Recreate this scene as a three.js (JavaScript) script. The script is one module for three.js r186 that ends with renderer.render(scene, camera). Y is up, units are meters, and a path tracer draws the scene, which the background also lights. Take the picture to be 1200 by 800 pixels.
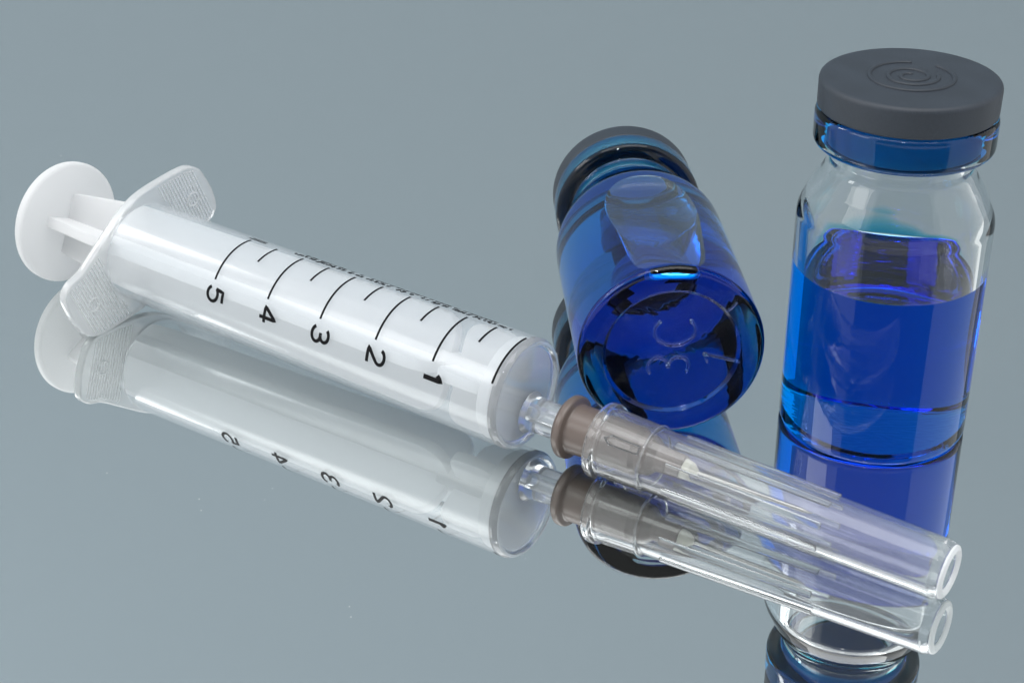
import * as THREE from 'three';
import { mergeGeometries, mergeVertices, toCreasedNormals } from 'three/addons/utils/BufferGeometryUtils.js';
import { RectAreaLightUniformsLib } from 'three/addons/lights/RectAreaLightUniformsLib.js';

// ------------------------------------------------------------------ camera, light, exposure
const scene = new THREE.Scene();
const camera = new THREE.PerspectiveCamera(23.34, 1.5015, 0.01, 20);
camera.position.set(0, 0.108703, 0);
{
  const th = THREE.MathUtils.degToRad(29.226), ro = THREE.MathUtils.degToRad(-0.309);
  const fw = new THREE.Vector3(0, -Math.sin(th), -Math.cos(th)), rt0 = new THREE.Vector3(1, 0, 0), up0 = new THREE.Vector3().crossVectors(rt0, fw);
  const rt = rt0.clone().multiplyScalar(Math.cos(ro)).addScaledVector(up0, Math.sin(ro)), up = new THREE.Vector3().crossVectors(rt, fw);
  camera.quaternion.setFromRotationMatrix(new THREE.Matrix4().makeBasis(rt, up, fw.clone().negate()));
}
camera.focus = 0.2; camera.userData.fStop = 75;
scene.add(camera);
scene.background = new THREE.Color().setRGB(1.0, 1.02, 1.04);         // even white surrounding light, its source out of view

RectAreaLightUniformsLib.init();
function unseenLamp(color, intensity, w, h, at, target) {
  const l = new THREE.RectAreaLight(new THREE.Color().setRGB(...color), intensity, w, h);
  l.position.set(...at); l.lookAt(...target); l.name = 'unseen_lamp'; scene.add(l);
  return l;
}
const MID = [0.01, 0.01, -0.17];
unseenLamp([1, 0.99, 0.97], 3.5, 0.30, 0.24, [-0.50, 0.42, -0.02], MID);      // out of view, left and above; makes the highlight along the barrel
unseenLamp([1, 1, 1], 3.0, 0.8, 0.5, [0.0, 0.85, -0.12], [0.0, 0, -0.121]);        // added overhead fill, out of view, to brighten the undersides
unseenLamp([1, 1, 1], 11, 0.2, 0.3, [-0.80, 0.62, -0.44], [-0.35, 0.42, -0.72]);  // out of view, placed to lighten the left of the backdrop
unseenLamp([1, 1, 1], 130, 0.032, 0.032, [-0.03, 0.46, 0.10], MID);            // small unseen lamp near the camera, gives the point highlights

const renderer = new THREE.WebGLRenderer({ antialias: true });
renderer.toneMapping = THREE.LinearToneMapping;
renderer.toneMappingExposure = 1;
renderer.shadowMap.enabled = true;

// ------------------------------------------------------------------ helpers (geometry is drawn in millimetres)
const MM = 0.001, V2 = THREE.Vector2, V3 = THREE.Vector3, rad = THREE.MathUtils.degToRad;
let seed = 7;
const rnd = () => { seed = (seed * 1664525 + 1013904223) >>> 0; return seed / 4294967296; };
const taken = {};
function numbered(name) { const n = taken[name] = (taken[name] ?? -1) + 1; return n ? name + '_' + String(n).padStart(3, '0') : name; }
function mesh(name, geo, mat, parent) {
  const g = Array.isArray(geo) ? mergeGeometries(geo.map((q) => { const k = q.index ? q.toNonIndexed() : q; for (const a of Object.keys(k.attributes)) if (a !== 'position' && a !== 'normal') k.deleteAttribute(a); return k; })) : geo;
  if (!g.userData.scaled) { g.scale(MM, MM, MM); g.userData.scaled = true; }
  const m = new THREE.Mesh(g, mat);
  m.name = parent === scene ? numbered(name) : name;
  m.castShadow = m.receiveShadow = true;
  parent.add(m);
  return m;
}
function partNames(root) { const seen = {}; root.traverse((o) => { if (o === root) return; const n = seen[o.name] = (seen[o.name] ?? -1) + 1; if (n) o.name = o.name + '_' + String(n).padStart(3, '0'); }); }
// rounded polyline profile: points [r, y, radius?]
function profile(pts, steps = 6) {
  const out = [];
  pts.forEach((p, i) => {
    const rr = p[2];
    if (!rr || i === 0 || i === pts.length - 1) { out.push(new V2(p[0], p[1])); return; }
    const a = pts[i - 1], b = pts[i + 1], A = new V2(a[0] - p[0], a[1] - p[1]), B = new V2(b[0] - p[0], b[1] - p[1]);
    const la = A.length(), lb = B.length(), cos = A.dot(B) / (la * lb), half = Math.acos(THREE.MathUtils.clamp(cos, -1, 1)) / 2;
    const d = Math.min(rr / Math.tan(half), la * 0.49, lb * 0.49);
    A.multiplyScalar(d / la); B.multiplyScalar(d / lb);
    for (let k = 0; k <= steps; k++) { const t = k / steps, q = 1 - t; out.push(new V2(p[0] + A.x * q * q + B.x * t * t, p[1] + A.y * q * q + B.y * t * t)); }
  });
  return out.map((v) => new V2(Math.max(v.x, 1e-4), v.y));
}
function lathe(pts, seg = 96, steps = 6, crease = 0.6) {
  const g = new THREE.LatheGeometry(profile(pts, steps), seg);
  g.deleteAttribute('uv');
  return toCreasedNormals(g, crease);
}
const alongX = (g) => g.rotateZ(-Math.PI / 2);                             // lathe axis y -> x
function roundedPlate(pts, thick, bevel) {                                 // closed outline [[x,y,r]...] extruded about z = 0
  const s = new THREE.Shape(), n = pts.length, at = (i) => pts[(i + n) % n];
  for (let i = 0; i < n; i++) {
    const p = at(i), a = at(i - 1), b = at(i + 1), r = p[2] ?? 0.01, P = new V2(p[0], p[1]);
    const da = new V2(a[0], a[1]).sub(P), db = new V2(b[0], b[1]).sub(P), ra = Math.min(r, da.length() * 0.49), rb = Math.min(r, db.length() * 0.49);
    const s0 = P.clone().addScaledVector(da.normalize(), ra), s1 = P.clone().addScaledVector(db.normalize(), rb);
    if (i === 0) s.moveTo(s0.x, s0.y); else s.lineTo(s0.x, s0.y);
    s.quadraticCurveTo(P.x, P.y, s1.x, s1.y);
  }
  s.closePath();
  const g = new THREE.ExtrudeGeometry(s, { depth: thick - 2 * bevel, bevelEnabled: true, bevelSize: bevel, bevelOffset: -bevel, bevelThickness: bevel, bevelSegments: 2, curveSegments: 8 });
  g.translate(0, 0, -thick / 2 + bevel);
  g.deleteAttribute('uv');
  return toCreasedNormals(g, 0.7);
}
function tube(pts, r, seg = 60, closed = false) {
  const g = new THREE.TubeGeometry(new THREE.CatmullRomCurve3(pts, closed), seg, r, 8, closed);
  g.deleteAttribute('uv');
  if (closed) return g;
  const caps = [pts[0], pts[pts.length - 1]].map((p) => { const s = new THREE.SphereGeometry(r, 8, 6); s.deleteAttribute('uv'); return s.translate(p.x, p.y, p.z); });
  return mergeGeometries([g, ...caps].map((q) => q.toNonIndexed()));
}
function noiseTexture(size, f) {
  const d = new Uint8Array(size * size * 4);
  for (let y = 0; y < size; y++) for (let x = 0; x < size; x++) { const v = f(x / size, y / size), i = (y * size + x) * 4; d[i] = d[i + 1] = d[i + 2] = THREE.MathUtils.clamp(v * 255, 0, 255); d[i + 3] = 255; }
  const t = new THREE.DataTexture(d, size, size); t.wrapS = t.wrapT = THREE.RepeatWrapping; t.magFilter = t.minFilter = THREE.LinearFilter; t.needsUpdate = true;
  return t;
}

// ------------------------------------------------------------------ materials
const rgb = (r, g, b) => new THREE.Color().setRGB(r, g, b);
const M = {
  mirror: new THREE.MeshStandardMaterial({ color: rgb(0.82, 0.845, 0.84), metalness: 0.985, roughness: 0.0 }),
  glass: new THREE.MeshPhysicalMaterial({ color: rgb(0.985, 0.993, 0.995), roughness: 0, transmission: 1, thickness: 0.001, ior: 1.40, attenuationColor: rgb(0.80, 0.91, 0.91), attenuationDistance: 0.02 }),
  frost: new THREE.MeshPhysicalMaterial({ color: rgb(0.985, 0.993, 0.995), roughness: 0.04, transmission: 1, thickness: 0.001, ior: 1.40, attenuationColor: rgb(0.80, 0.91, 0.91), attenuationDistance: 0.02 }),
  liquid: new THREE.MeshPhysicalMaterial({ color: rgb(1, 1, 1), roughness: 0, transmission: 1, thickness: 0.01, ior: 1.0, transparent: true, opacity: 0.15, attenuationColor: rgb(0.006, 0.58, 0.96), attenuationDistance: 0.005 }),
  paleLiquid: new THREE.MeshPhysicalMaterial({ color: rgb(1, 1, 1), roughness: 0, transmission: 1, thickness: 0.01, ior: 1.0, transparent: true, opacity: 0.15, attenuationColor: rgb(0.015, 0.50, 0.985), attenuationDistance: 0.014 }),
  wash: new THREE.MeshPhysicalMaterial({ color: rgb(1, 1, 1), roughness: 0, transmission: 1, thickness: 0.001, ior: 1.0, transparent: true, opacity: 0.3, attenuationColor: rgb(0.02, 0.42, 0.72), attenuationDistance: 0.0004 }),
  darkFilm: new THREE.MeshPhysicalMaterial({ color: rgb(1, 1, 1), roughness: 0, transmission: 1, thickness: 0.001, ior: 1.0, transparent: true, opacity: 0.15, attenuationColor: rgb(0.06, 0.34, 0.52), attenuationDistance: 0.0024 }),
  rubber: new THREE.MeshStandardMaterial({ color: rgb(0.024, 0.032, 0.044), roughness: 0.55 }),
  plug: new THREE.MeshStandardMaterial({ color: rgb(0.05, 0.12, 0.32), roughness: 0.4 }),
  litPlug: new THREE.MeshStandardMaterial({ color: rgb(0.55, 0.62, 0.68), roughness: 0.4 }),  // lighter than the grey rubber: stands in for light reaching the lying base
  white: new THREE.MeshPhysicalMaterial({ color: rgb(0.87, 0.875, 0.88), roughness: 0.95, transmission: 0.58, thickness: 0, clearcoat: 0.5, clearcoatRoughness: 0.3 }),
  barrel: new THREE.MeshPhysicalMaterial({ color: rgb(0.965, 0.98, 0.99), roughness: 0.17, transmission: 0.875, thickness: 0, ior: 1.47 }),
  clear: new THREE.MeshPhysicalMaterial({ color: rgb(0.93, 0.96, 0.99), roughness: 0.07, transmission: 0.80, thickness: 0.001, ior: 1.47 }),
  rimPlastic: new THREE.MeshPhysicalMaterial({ color: rgb(0.92, 0.94, 0.95), roughness: 0.9, transmission: 0.4, thickness: 0, clearcoat: 0.6, clearcoatRoughness: 0.2 }),
  capPlastic: new THREE.MeshPhysicalMaterial({ color: rgb(0.97, 0.985, 0.995), roughness: 0.04, transmission: 0.945, thickness: 0.001, ior: 1.42 }),
  milky: new THREE.MeshPhysicalMaterial({ color: rgb(0.93, 0.95, 0.96), roughness: 0.12, transmission: 0.6, thickness: 0.001, ior: 1.47 }),
  hub: new THREE.MeshPhysicalMaterial({ color: rgb(0.15, 0.118, 0.103), roughness: 0.3, transmission: 0.0 }),
  ink: new THREE.MeshPhysicalMaterial({ color: rgb(0.004, 0.004, 0.005), roughness: 0.6, specularIntensity: 0.3 }),
  steel: new THREE.MeshStandardMaterial({ color: rgb(0.45, 0.44, 0.42), metalness: 1, roughness: 0.25 }),
  glue: new THREE.MeshStandardMaterial({ color: rgb(0.80, 0.79, 0.68), roughness: 0.5 }),
  backdrop: new THREE.MeshStandardMaterial({ color: rgb(0.240, 0.290, 0.322), roughness: 0.95 }),
  darkPanel: new THREE.MeshStandardMaterial({ color: rgb(0.10, 0.105, 0.11), roughness: 0.95 }),
  dust: new THREE.MeshStandardMaterial({ color: rgb(0.6, 0.63, 0.65), roughness: 0.8 }),
};

{ // powdery rubber: fine grain, a few scuffs
  const N = 512, grain = new Float32Array(N * N), scuff = new Float32Array(N * N);
  for (let i = 0; i < N * N; i++) grain[i] = rnd();
  for (let k = 0; k < 60; k++) { let x = rnd() * N, y = rnd() * N, a = rnd() * 6.3; const len = 4 + rnd() * rnd() * 50, w = 0.15 + 0.35 * rnd(); for (let j = 0; j < len; j++) { x += Math.cos(a); y += Math.sin(a); a += (rnd() - 0.5) * 0.15; scuff[((y | 0) & (N - 1)) * N + ((x | 0) & (N - 1))] = w; } }
  const blot = (u, v) => 0.5 + 0.25 * Math.sin(u * 19 + 2 * Math.sin(v * 13)) + 0.25 * Math.sin(v * 23 + 2 * Math.sin(u * 11 + 1));
  M.rubber.map = noiseTexture(N, (u, v) => { const i = Math.round(v * N) * N + Math.round(u * N); return 0.56 + 0.16 * (grain[i] - 0.5) + 0.12 * blot(u, v) + 0.5 * scuff[i]; });
  M.rubber.color.multiplyScalar(1 / 0.62);
  M.rubber.bumpMap = noiseTexture(N, (u, v) => { const i = Math.round(v * N) * N + Math.round(u * N); return 0.5 + 0.4 * (grain[i] - 0.5) - 0.4 * scuff[i]; });
  M.rubber.bumpScale = 0.00003;
}

// ------------------------------------------------------------------ the setting: a sheet of mirror
{
  const g = new THREE.BoxGeometry(1400, 5, 960);
  const m = mesh('mirror_surface', g, M.mirror, scene);
  m.position.set(0, -0.0025, -0.235);
  m.userData.kind = 'structure';
  const b = mesh('backdrop', new THREE.BoxGeometry(1800, 1000, 10), M.backdrop, scene);   // grey card behind; the mirror shows it
  b.position.set(0, 0.5, -0.72);
  b.userData.kind = 'structure';
  const c = mesh('unseen_dark_panel', new THREE.BoxGeometry(1000, 620, 10), M.darkPanel, scene);  // unseen panel behind the camera, placed to darken reflections in the glass
  c.position.set(0.02, 0.41, 0.32);
  c.userData.kind = 'structure';
}

// ------------------------------------------------------------------ vials
const RB = 11.31;
const outer = [[0, 0.6], [7.9, 0.55, 0.12], [8.3, 0.1, 0.15], [9.4, 0, 0.5], [RB, 0.05, 2.6], [RB, 28.4, 4], [9.6, 32.0, 3], [8.25, 34.2, 2], [8.25, 36.3, 0.7], [10.22, 36.75, 1.0], [10.22, 40.95, 0.9], [0, 40.95]];
const WALL = 9.9;                                                          // radius of the hollow
const cavity = [[WALL, 1.6], [WALL, 28.6, 4], [7.6, 32.6, 2], [6.3, 34.8, 2], [6.3, 36.25]];
const innerAt = (y) => {
  const p = profile(cavity, 10); let r = 0;
  for (let i = 0; i + 1 < p.length; i++) { const a = p[i], b = p[i + 1]; if ((a.y - y) * (b.y - y) <= 0 && a.y !== b.y) r = Math.max(r, a.x + (b.x - a.x) * (y - a.y) / (b.y - a.y)); }
  return r;
};
function frostedBase(parts) {                                              // second material slot for the stippled underside
  const g = mergeGeometries(parts.map((q) => { const k = q.index ? q.toNonIndexed() : q; for (const a of Object.keys(k.attributes)) if (a !== 'position' && a !== 'normal') k.deleteAttribute(a); return k; }));
  const p = g.attributes.position.array, n = g.attributes.normal.array, lists = [[], []];
  for (let i = 0; i < p.length; i += 9) lists[(p[i + 1] + p[i + 4] + p[i + 7]) / 3 < 0.95 && Math.hypot(p[i], p[i + 2]) < 10.4 ? 1 : 0].push(i);
  const P = new Float32Array(p.length), N = new Float32Array(p.length); let o = 0;
  for (const l of lists) for (const i of l) { P.set(p.subarray(i, i + 9), o); N.set(n.subarray(i, i + 9), o); o += 9; }
  const out = new THREE.BufferGeometry(); out.setAttribute('position', new THREE.BufferAttribute(P, 3)); out.setAttribute('normal', new THREE.BufferAttribute(N, 3));
  out.addGroup(0, lists[0].length * 3, 0); out.addGroup(lists[0].length * 3, lists[1].length * 3, 1);
  return out;
}
const flip = (g) => { const q = g.index ? g.toNonIndexed() : g; for (const n of Object.keys(q.attributes)) { const a = q.attributes[n], k = a.itemSize; for (let i = 0; i < a.count; i += 3) for (let c = 0; c < k; c++) { const t = a.array[i * k + c]; a.array[i * k + c] = a.array[(i + 1) * k + c]; a.array[(i + 1) * k + c] = t; } } const n = q.attributes.normal; for (let i = 0; i < n.array.length; i++) n.array[i] = -n.array[i]; return q; };
const meniscus = (level) => Array.from({ length: 35 }, (_, k) => { const r = k < 3 ? k * 2 : 4 + (WALL - 4) * Math.pow((k - 2) / 32, 0.7); return [r, level + 0.22 * Math.exp((r - WALL) / 0.8)]; });
const raised = (pts, dy) => pts.map(([r, y, q]) => [r, y > 29 ? y + dy * Math.min(1, (y - 29) / 5) : y, q]);   // a longer neck
function moulded(g, amp) {                                                 // the slightly rippled underside of a moulded base
  const p = g.attributes.position, w = (x, z) => Math.sin(x * 3.1 + 1.7 * Math.sin(z * 2.3)) * Math.sin(z * 3.7 + 1.3 * Math.sin(x * 1.9)) + 0.5 * Math.sin(x * 6.3 + z * 2.1) * Math.sin(z * 6.9 - x * 1.7);
  for (let i = 0; i < p.count; i++) { const x = p.getX(i), y = p.getY(i), z = p.getZ(i), r = Math.hypot(x, z); if (y < 1.6 && r < 10.8) p.setY(i, y + amp * w(x, z) * Math.min(1, (10.8 - r) / 1.5)); }
  const q = mergeVertices(new THREE.BufferGeometry().setAttribute('position', p), 1e-4);
  return toCreasedNormals(q, 0.9);
}
const dense = (pts) => [...Array.from({ length: 24 }, (_, k) => [7.6 * k / 24, 0.6 - 0.04 * k / 24]), ...pts.slice(1)];
const outerSolid = (dy = 0, amp = 0.02) => moulded(lathe(raised(dense(outer), dy), 160, 8, 0.9), amp);
function embossing() {                                                     // raised "3 C" and mould ticks on the base, seen from below: x right, z up
  const y = 0.42, P = (x, z) => new V3(x, y, z), c = [], t1 = [], g = [];
  for (let k = 0; k <= 24; k++) { const a = rad(-220 + 260 * k / 24 - 0); c.push(P(0.35 + 2.45 * Math.cos(a), 2.75 + 1.95 * Math.sin(a))); }
  for (let k = 0; k <= 14; k++) { const a = rad(215 - 215 * k / 14); t1.push(P(-1.55 + 1.22 * Math.cos(a), -2.1 + 1.25 * Math.sin(a))); }
  const t2 = []; for (let k = 0; k <= 14; k++) { const a = rad(180 - 215 * k / 14); t2.push(P(0.95 + 1.22 * Math.cos(a), -2.1 + 1.25 * Math.sin(a))); }
  g.push(tube(c, 0.24), tube(t1, 0.24), tube(t2, 0.24));
  g.push(tube([P(4.0, -0.5), P(6, -1.1), P(8.2, -1.75)], 0.22, 12), tube([P(4.1, -0.6), P(4.4, -1.6)], 0.22, 6), tube([P(6.6, 5.3), P(7.4, 6.2)], 0.22, 6));
  return mergeGeometries(g.map((q) => { const k = q.index ? q.toNonIndexed() : q; return k; }));
}
function stopper(parent, plug) {
  const sg = lathe([[0, 40.97], [10.05, 40.97, 0.35], [10.09, 44.54, 0.75], [0, 44.6]], 128, 8, 0.5), sp = sg.attributes.position, uv = [];
  for (let i = 0; i < sp.count; i++) uv.push(sp.getX(i) / 24 + 0.5 + sp.getY(i) * 0.021, sp.getZ(i) / 24 + 0.5 + sp.getY(i) * 0.017);
  sg.setAttribute('uv', new THREE.Float32BufferAttribute(uv, 2));
  const s = mesh('stopper', sg, M.rubber, parent);
  mesh('plug', lathe([[0, 36.3], [5.95, 36.3, 0.3], [5.95, 40.96], [0, 40.96]], 96), plug, s);
  const Y = 44.55, ring = [], spiral = [];
  for (let k = 0; k <= 70; k++) { const a = rad(-60 + 320 * k / 70), r = 4.75 - 0.25 * k / 70; ring.push(new V3(r * Math.cos(a), Y, r * Math.sin(a))); }
  for (let k = 0; k <= 90; k++) { const a = rad(-20 + 640 * k / 90), r = 3.0 - 2.3 * Math.pow(k / 90, 1.3); spiral.push(new V3(r * Math.cos(a), Y, r * Math.sin(a))); }
  mesh('embossed_spiral', [tube(ring, 0.26, 140), tube(spiral, 0.26, 180)], M.rubber, s);
  return s;
}
const DY = 3.1;
const glassStanding = (level) => [outerSolid(), flip(lathe([...meniscus(level), ...cavity.slice(1), [0, 36.25]], 128, 10, 0.9))];
const glassLying = () => [outerSolid(DY, 0.012), flip(bubble(0))];
function liquidStanding(level) {
  const up = meniscus(level - 0.03).reverse();
  return lathe([[0, 1.4], [6.5, 1.2, 1], [WALL, 1.2, 4.6], ...up], 128, 10, 0.9);
}
const liquidLying = () => [lathe([[0, 1.9], [7.8, 1.8, 1], [WALL, 1.8, 2.0], ...raised([...cavity.slice(1), [0, 36.25]], DY)], 128, 10, 0.9), flip(bubble(0.03))];
function bubble(grow) {
  // the air bubble under the upper wall, along y, across x, up z
  const pos = [], idx = [], NS = 28, NA = 96, y0 = 2.0, y1 = 28.2, lev = 7.7 - grow;
  const edge = (a) => {                                                    // rounded-rectangle plan
    const c = Math.cos(a), s = Math.sin(a), n = s < 0 ? 5 : 3.2, k = Math.pow(Math.pow(Math.abs(c), n) + Math.pow(Math.abs(s), n), -1 / n);
    const yy = k * s, w = THREE.MathUtils.lerp(4.35, 5.5, THREE.MathUtils.smoothstep(yy, -0.9, 0.9));
    return [k * c * w * (1 + 0.03 * Math.sin(3 * a + 1)), (y0 + y1) / 2 + yy * (y1 - y0) / 2];
  };
  for (let side = 0; side < 2; side++) for (let i = 0; i <= NS; i++) for (let j = 0; j < NA; j++) {
    const s = i / NS, [ex, ey] = edge(j / NA * Math.PI * 2), x = ex * s * (1 + grow / 5), y = (y0 + y1) / 2 + (ey - (y0 + y1) / 2) * s * (1 + grow / 12), r = Math.max(innerAt(y) - 0.07 + grow, 6), top = Math.sqrt(r * r - x * x);
    const rim = Math.sqrt(Math.max(r * r - x * x, 1));
    const z = side === 0 ? top : Math.min(lev + (rim - lev) * (1 - Math.pow(1 - Math.pow(s, 4), 1 / 2.0)), top);
    pos.push(x, y, z);
  }
  const at = (side, i, j) => side * (NS + 1) * NA + i * NA + (j % NA);
  for (let side = 0; side < 2; side++) for (let i = 0; i < NS; i++) for (let j = 0; j < NA; j++) {
    const a = at(side, i, j), b = at(side, i + 1, j), c = at(side, i + 1, j + 1), d = at(side, i, j + 1);
    if (side === 0) idx.push(a, b, c, a, c, d); else idx.push(a, c, b, a, d, c);
  }
  const bub = new THREE.BufferGeometry();
  bub.setAttribute('position', new THREE.Float32BufferAttribute(pos, 3)); bub.setIndex(idx);
  bub.computeVertexNormals();
  if (bub.attributes.normal.getZ(at(0, 2, 3)) < 0) { const ix = bub.index.array; for (let i = 0; i < ix.length; i += 3) { const t = ix[i]; ix[i] = ix[i + 1]; ix[i + 1] = t; } bub.computeVertexNormals(); }
  return bub;                                                              // faces outwards
}
const film = () => lathe([[5.97, 36.35], [7.6, 36.7, 0.3], [8.4, 38, 0.3], [8.4, 40.0, 0.3], [5.97, 40.3], [5.97, 36.35]], 96);
function wallFilm(level) {                                                 // blue wash left on the far wall above the liquid
  const pos = [], idx = [], NA = 60, NH = 14, a0 = rad(-175), a1 = rad(-25);
  const top = (u) => (2.3 + 0.8 * Math.sin(u * 5 + 0.4) + 0.35 * Math.sin(u * 17) + 0.2 * Math.sin(u * 41 + 1)) * Math.pow(Math.sin(Math.PI * u), 0.6);
  for (let side = 0; side < 2; side++) for (let i = 0; i <= NA; i++) for (let j = 0; j <= NH; j++) {
    const u = i / NA, v = j / NH, a = a0 + (a1 - a0) * u, y = level + 0.6 + v * (0.05 + top(u)), th = side * 0.30 * Math.pow(1 - v, 1.3) * Math.sin(Math.PI * u), r = WALL + 0.03 + (j === 0 || j === NH || i === 0 || i === NA ? 0 : th);
    pos.push(r * Math.cos(a), y, r * Math.sin(a));
  }
  const at = (s, i, j) => (s * (NA + 1) + i) * (NH + 1) + j;
  for (let s = 0; s < 2; s++) for (let i = 0; i < NA; i++) for (let j = 0; j < NH; j++) {
    const a = at(s, i, j), b = at(s, i + 1, j), c = at(s, i + 1, j + 1), d = at(s, i, j + 1);
    if (s) idx.push(a, d, c, a, c, b); else idx.push(a, c, d, a, b, c);
  }
  const g = new THREE.BufferGeometry(); g.setAttribute('position', new THREE.Float32BufferAttribute(pos, 3)); g.setIndex(idx); g.computeVertexNormals();
  return g;
}
function vial(name, label) {
  const t = new THREE.Group(); t.name = name; t.userData = { label, category: 'vial' }; scene.add(t);
  return t;
}
{
  const v = vial('glass_vial', 'upright clear glass vial half full of dark blue liquid under a grey rubber stopper');
  v.position.set(0.044514, 0.00002, -0.174379); v.rotation.y = rad(-20);
  mesh('glass_body', frostedBase(glassStanding(21.0)), [M.glass, M.frost], v);
  mesh('liquid', liquidStanding(21.0), M.liquid, v);
  mesh('liquid_film', wallFilm(20.6), M.wash, v);
  const s = stopper(v, M.plug);
  mesh('liquid_film', film(), M.liquid, s);
  partNames(v);
}
{
  const v = vial('glass_vial', 'glass vial lying on its side, full of blue liquid with an air bubble');
  v.name = 'glass_vial_001';
  const ld = new V3(-0.06365309, 0, -0.99797209), up = new V3(0, 1, 0), x = new V3().crossVectors(ld, up);
  v.quaternion.setFromRotationMatrix(new THREE.Matrix4().makeBasis(x, ld, up));
  v.position.set(0.01904686, 0.01133, -0.17102993);
  const b = mesh('glass_body', glassLying(), M.glass, v);
  mesh('embossed_lettering', embossing(), M.glass, b);
  mesh('liquid', liquidLying(), M.paleLiquid, v);
  const s = stopper(v, M.litPlug);
  s.position.y = DY * MM;
  mesh('liquid_film', film(), M.darkFilm, s);
  partNames(v);
}

// ------------------------------------------------------------------ syringe (local x towards the needle, y up, z towards the viewer's left)
const syr = new THREE.Group();
{
  const A = new V3(0.81539508, -0.01654886, 0.57866829).normalize(), S = new V3().crossVectors(A, new V3(0, 1, 0)).normalize(), U = new V3().crossVectors(S, A);
  syr.quaternion.setFromRotationMatrix(new THREE.Matrix4().makeBasis(A, U, S));
  syr.position.set(0.0012414792, 0.00794116645, -0.16754213777);
  syr.name = 'syringe';
  syr.userData = { label: 'white plastic syringe with black numbered scale and capped needle lying on the mirror', category: 'syringe' };
  scene.add(syr);
}
const RO = 6.9, RI = 6.48;
const barrel = mesh('barrel', alongX(lathe([[RI, -63.35], [RO - 0.05, -63.35, 0.1], [RO, -0.25], [RI, -0.25], [RI, -63.35]], 128, 6, 0.6)), M.barrel, syr);
mesh('barrel_end', alongX(lathe([[0, -0.22], [RO, -0.22], [RO, 0.25, 0.35], [6.62, 0.74, 0.25], [6.2, 0.80, 0.2], [5.85, 0.36, 0.3], [0, 0.36]], 128, 6, 0.6)), M.clear, barrel);

// print on the barrel: strips laid on the cylinder, [t, angle in degrees]
function strip(pts, width, r = RO + 0.012) {
  const pos = [], nor = [], idx = [], k = Math.PI * RO / 180, q = pts.map(([t, a]) => new V2(t, a * k));
  // resample
  const f = []; for (let i = 0; i + 1 < q.length; i++) { const n = Math.max(1, Math.ceil(q[i].distanceTo(q[i + 1]) / 0.35)); for (let j = 0; j < n; j++) f.push(q[i].clone().lerp(q[i + 1], j / n)); } f.push(q[q.length - 1]);
  f.forEach((p, i) => {
    const d = f[Math.min(i + 1, f.length - 1)].clone().sub(f[Math.max(i - 1, 0)]).normalize(), n = new V2(-d.y, d.x);
    for (const s of [-1, 1]) { const e = p.clone().addScaledVector(n, s * width / 2), a = e.y / RO; pos.push(e.x, r * Math.cos(a), r * Math.sin(a)); nor.push(0, Math.cos(a), Math.sin(a)); }
    if (i) { const b = 2 * i; idx.push(b - 2, b - 1, b, b - 1, b + 1, b); }
  });
  const g = new THREE.BufferGeometry();
  g.setAttribute('position', new THREE.Float32BufferAttribute(pos, 3)); g.setAttribute('normal', new THREE.Float32BufferAttribute(nor, 3)); g.setIndex(idx);
  // face outwards
  const a = new V3().fromArray(pos, 0), b = new V3().fromArray(pos, 3), c = new V3().fromArray(pos, 6), nn = b.clone().sub(a).cross(c.clone().sub(a));
  if (nn.dot(new V3().fromArray(nor, 0)) < 0) { const ix = g.index.array; for (let i = 0; i < ix.length; i += 3) { const t = ix[i]; ix[i] = ix[i + 1]; ix[i + 1] = t; } }
  return g.toNonIndexed();
}
const longT = [-0.42, -9.0, -17.65, -26.4, -35.05, -44.1];
longT.forEach((t, i) => {
  mesh('graduation_mark', [strip([[t, -10.5], [t, 55]], 0.32)], M.ink, barrel);
  if (i) mesh('graduation_mark', [strip([[(t + longT[i - 1]) / 2, -11], [(t + longT[i - 1]) / 2, 20]], 0.32)], M.ink, barrel);
});
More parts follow.
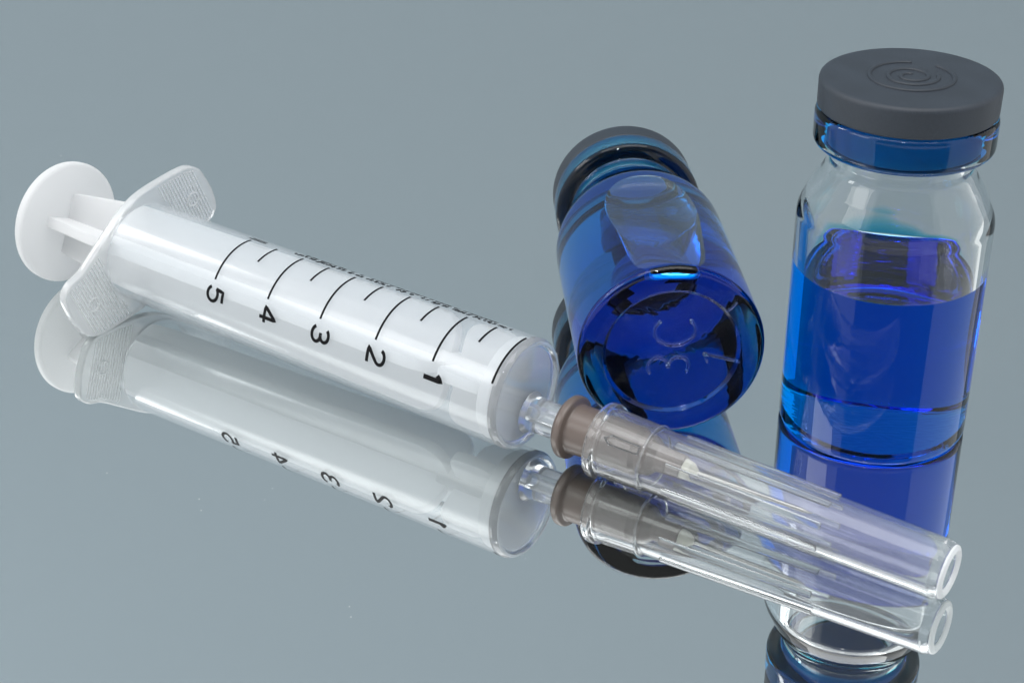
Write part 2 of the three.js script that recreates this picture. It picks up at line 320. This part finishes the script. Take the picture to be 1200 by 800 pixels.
{ // digits: x to the right (along the angle), y up (towards the needle), box 2.1 x 2.7
  const arc = (cx, cy, rx, ry, a0, a1, n = 14) => Array.from({ length: n + 1 }, (_, k) => { const a = rad(a0 + (a1 - a0) * k / n); return [cx + rx * Math.cos(a), cy + ry * Math.sin(a)]; });
  const glyph = {
    1: [[[0.55, 1.9], [1.15, 2.6], [1.15, 0.0]]],
    2: [[...arc(1.05, 1.95, 0.9, 0.72, 170, -35), [0.1, 0.1], [2.05, 0.1]]],
    3: [[...arc(1.0, 2.0, 0.82, 0.65, 155, -85), ...arc(1.0, 0.72, 0.98, 0.70, 85, -160)], [[0.75, 1.38], [1.05, 1.38]]],
    4: [[[1.5, 0.0], [1.5, 2.65], [0.05, 0.8], [2.15, 0.8]]],
    5: [[[1.85, 2.6], [0.45, 2.6], [0.25, 1.35], ...arc(0.98, 0.9, 0.98, 0.86, 140, -155)]],
  };
  for (let d = 1; d <= 5; d++) {
    const t0 = longT[d] + 0.62 - 1.35, k = 180 / (Math.PI * RO);
    const w = d === 1 ? 0.6 : 0.46;
    mesh('digit', glyph[d].map((line) => strip(line.map(([x, y]) => [t0 + y, 70.9 + (x - 1.05) * k]), w)), M.ink, barrel);
  }
  // two strokes beside the longest mark, and the worn print along the top that can no longer be read
  const small = [strip([[-44.9, -15.5], [-42.0, -15.5]], 0.3), strip([[-44.7, -20], [-42.2, -20]], 0.26)];
  for (let row = 0; row < 2; row++) for (let t = -37.4 + row * 1.2; t < (row ? -6 : -2.5); t += 0.62 + rnd() * 0.3) {
    if (rnd() < 0.14) continue;
    const a0 = row ? -27.5 : -18.5, h = row ? 7.5 : 7, n = 1 + Math.floor(rnd() * 2);
    for (let k = 0; k < n; k++) { const u = t + rnd() * 0.5, v = t + rnd() * 0.6; small.push(strip([[u, a0 - h / 2 + rnd() * 2], [v, a0], [u + (rnd() - 0.5) * 0.5, a0 + h / 2 - rnd() * 2]], 0.30 + rnd() * 0.14)); }
  }
  const sp = mesh('small_print', small, M.ink, barrel); sp.userData.kind = 'stuff';
}
// finger flange
{
  const half = [[-9.9, 9.0], [-4.6, 8.85], [0.3, 8.0], [3.4, 6.45], [7.2, 3.7], [11.0, 0.95], [13.2, 0.05], [14.25, -1.3], [13.75, -4.2], [12.6, -6.6], [11.6, -8.1]];
  const pts = [...half, ...half.map(([s, u]) => [-s, -u])].map(([s, u]) => new V3(-s, u, 0));
  const loop = new THREE.CatmullRomCurve3(pts, true, 'centripetal').getPoints(220).map((p) => new V2(p.x, p.y));
  const sh = new THREE.Shape(loop);
  sh.holes.push(new THREE.Path(Array.from({ length: 96 }, (_, k) => new V2(6.48 * Math.cos(k / 48 * Math.PI), 6.48 * Math.sin(k / 48 * Math.PI)))));
  const g = new THREE.ExtrudeGeometry(sh, { depth: 0.9, bevelEnabled: true, bevelSize: 0.25, bevelOffset: -0.25, bevelThickness: 0.25, bevelSegments: 3 });
  g.deleteAttribute('uv'); g.rotateY(Math.PI / 2); g.translate(-64.55, 0, 0);
  const fl = mesh('finger_flange', toCreasedNormals(g, 0.6), M.milky, syr);
  const e1 = new V2(0.923, -0.385), e2 = new V2(0.385, 0.923);               // in (S, U)
  const inside = (s, u) => { let c = false; for (let i = 0, j = loop.length - 1; i < loop.length; j = i++) { const a = loop[i], b = loop[j], x = -s; if ((a.y > u) !== (b.y > u) && x < (b.x - a.x) * (u - a.y) / (b.y - a.y) + a.x) c = !c; } return c; };
  for (const sg of [-1, 1]) for (let k = 0; k < 13; k++) {
    const d = sg * (6.6 + k * 0.5); let lo = null, hi = null;
    for (let w = -8; w <= 8; w += 0.1) { const s = e1.x * d + e2.x * w, u = e1.y * d + e2.y * w; if (inside(s, u) && Math.hypot(s, u) > 7.1) { lo ??= w; hi = w; } }
    if (lo === null || hi - lo < 2) continue;
    lo += 0.75; hi -= 0.75;
    const spans = Math.abs(d) < 7.1 ? [[lo, -3.4], [3.4, hi]] : [[lo, hi]];
    for (const [p, q] of spans) if (q - p > 0.6) {
      const P = (w) => new V3(-63.44, e1.y * d + e2.y * w, e1.x * d + e2.x * w);
      mesh('grip_ridge', tube([P(p), P((p + q) / 2), P(q)], 0.14, 4), M.rimPlastic, fl);
    }
  }
}
{ // the small raised ring mark in the middle of each wing
  const fl = syr.children.find((c) => c.name === 'finger_flange');
  for (const sg of [-1, 1]) { const t = new THREE.TorusGeometry(0.95, 0.14, 8, 40); t.deleteAttribute('uv'); t.rotateY(Math.PI / 2); t.translate(-63.4, sg * 4.1, -sg * 9.8); mesh('ring_mark', t, M.rimPlastic, fl); }
}
// plunger: thumb rest, cross-shaped rod, head and piston
{
  const plates = [];
  for (const deg of [66, -24]) {
    const rod = roundedPlate([[-78.2, 4.3, 0.05], [-66, 5.9, 4], [-10.5, 6.35, 3.2], [-10.5, -6.35, 3.2], [-66, -5.9, 4], [-78.2, -4.3, 0.05]], 1.5, 0.25);
    const head = roundedPlate([[-9.3, 6.35, 2.6], [-1.9, 6.35, 2.4], [-1.9, -6.35, 2.4], [-9.3, -6.35, 2.6]], 1.5, 0.25);
    for (const p of [rod, head]) plates.push(p.rotateX(Math.PI / 2 - rad(90 - deg)));    // plate plane x-y turned so that y points at the angle
  }
  const core = alongX(lathe([[0, -12], [1.9, -12], [1.9, -1.2], [0, -1.2]], 32));
  const pl = mesh('plunger', [...plates, core], M.white, syr);
  mesh('thumb_rest', alongX(lathe([[0, -79.95], [8.6, -79.95, 0.5], [8.74, -78.34, 0.55], [0, -78.3]], 96, 8, 0.5)), M.white, pl);
  mesh('piston', alongX(lathe([[0, -2.3], [6.4, -2.3, 0.3], [6.42, -0.55, 0.4], [0, -0.45]], 96)), M.white, pl);
}
// needle, on the off-centre luer tip
const needleDir = new V3(1, -0.0066, -0.0084).normalize();
function alongNeedle(m, lift = 0) {
  m.position.set(0, -3.057 * MM, -1.131 * MM);
  m.quaternion.setFromUnitVectors(new V3(1, 0, 0), needleDir.clone().add(new V3(0, lift, 0)).normalize());
  return m;
}
alongNeedle(mesh('luer_tip', alongX(lathe([[0.7, 0.38], [2.75, 0.38, 0.1], [2.2, 0.95, 0.5], [1.98, 9.5, 0.2], [0.7, 9.5], [0.7, 0.38]], 64)), M.clear, syr));
const hub = alongNeedle(mesh('needle_hub', alongX(lathe([[2.02, 5.6], [3.5, 5.55, 0.2], [3.86, 5.95, 0.2], [3.86, 6.75, 0.35], [3.02, 6.95, 0.25], [2.85, 15.6, 0.2], [2.5, 16.2, 0.3], [2.35, 17.4, 0.6], [1.55, 18.3, 0.5], [1.4, 21.6, 0.15], [0, 21.6], [0, 10], [2.02, 10], [2.02, 5.6]], 64)), M.hub, syr), 0.02);
mesh('glue_bead', alongX(lathe([[0, 21.5], [1.1, 21.5, 0.1], [0.95, 22.4, 0.3], [0.3, 23.3, 0.2], [0, 23.4]], 32)), M.glue, hub);
alongNeedle(mesh('needle', alongX(lathe([[0, 20], [0.24, 20], [0.24, 36.2], [0.02, 37.4], [0, 37.4]], 20)), M.steel, syr), 0.02);
{
  const cap = alongNeedle(mesh('needle_cap', alongX(lathe([[3.58, 10.45], [4.45, 10.4, 0.15], [4.6, 10.6, 0.15], [4.6, 11.5, 0.3], [4.15, 11.75, 0.2], [3.92, 17.6, 0.2], [3.78, 17.8, 0.15], [3.62, 30], [3.28, 52.2, 0.3], [3.05, 52.9, 0.2], [2.15, 52.9, 0.1], [2.75, 51.8, 0.3], [2.78, 50.7], [3.1, 30], [3.32, 17.8, 0.15], [3.45, 17.5, 0.15], [3.58, 10.45]], 96, 5, 0.6)), M.capPlastic, syr));
  mesh('rim', alongX(lathe([[2.0, 52.92], [3.0, 52.92], [2.98, 53.15, 0.2], [2.5, 53.4, 0.2], [2.0, 53.1, 0.1], [2.0, 52.92]], 72)), M.rimPlastic, cap);
  mesh('step_ring', alongX(new THREE.TorusGeometry(3.98, 0.16, 10, 96).rotateX(Math.PI / 2).translate(0, 17.5, 0)), M.capPlastic, cap).geometry.deleteAttribute('uv');
  { // raised arrow outline on the wide end
    const pts = [[12.6, 0], [13.4, 0.55], [17.0, 0.5], [17.0, -0.5], [13.4, -0.55], [12.6, 0]].map(([x, w]) => new V3(x, 0, w)), g = [];
    for (let i = 0; i + 1 < pts.length; i++) g.push(tube([pts[i], pts[i].clone().lerp(pts[i + 1], 0.5), pts[i + 1]], 0.12, 6));
    for (const q of g) { const p = q.attributes.position; for (let i = 0; i < p.count; i++) { const a = 0.85 + p.getZ(i) / 4.1, r = 4.15 - (p.getX(i) - 11.7) * 0.04 + p.getY(i); p.setXYZ(i, p.getX(i), r * Math.cos(a), r * Math.sin(a)); } }
    mesh('arrow_mark', g, M.capPlastic, cap);
  }
  for (let k = 0; k < 8; k++) {
    // lay the strip flat on the cone: its plane is x-z at height 3.8
    const g = roundedPlate([[20.6, -0.5, 0.2], [39.6, -0.42, 0.2], [39.6, 0.42, 0.2], [20.6, 0.5, 0.2]], 0.42, 0.14).rotateX(-Math.PI / 2).translate(0, 0.02, 0);
    g.applyMatrix4(new THREE.Matrix4().makeTranslation(0, 4.1, 0).multiply(new THREE.Matrix4().makeRotationZ(-0.0155)));
    mesh('rib', g.rotateX(k * Math.PI / 4 + 0.25), M.capPlastic, cap);
  }
}
partNames(syr);

// ------------------------------------------------------------------ dust on the mirror
{
  const g = [];
  const speck = (x, z, r) => { const s = new THREE.IcosahedronGeometry(r, 1); s.deleteAttribute('uv'); s.scale(1, 0.4, 1); g.push(s.translate(x, r * 0.42, z)); };
  for (let i = 0; i < 90; i++) { const z = -115 - rnd() * 230; speck((rnd() - 0.5) * 0.62 * -z * 1.1, z, 0.015 + 0.055 * Math.pow(rnd(), 3)); }
  for (const [x, z] of [[-36.2, -157.5], [-35.6, -155.2], [-17.2, -137.6], [-16.9, -135.9], [-48, -163], [61, -158]]) speck(x, z, 0.06);
  const d = mesh('dust_specks', g, M.dust, scene); d.userData = { kind: 'stuff', label: 'pale dust specks scattered over the mirror', category: 'dust' };
}

renderer.render(scene, camera);
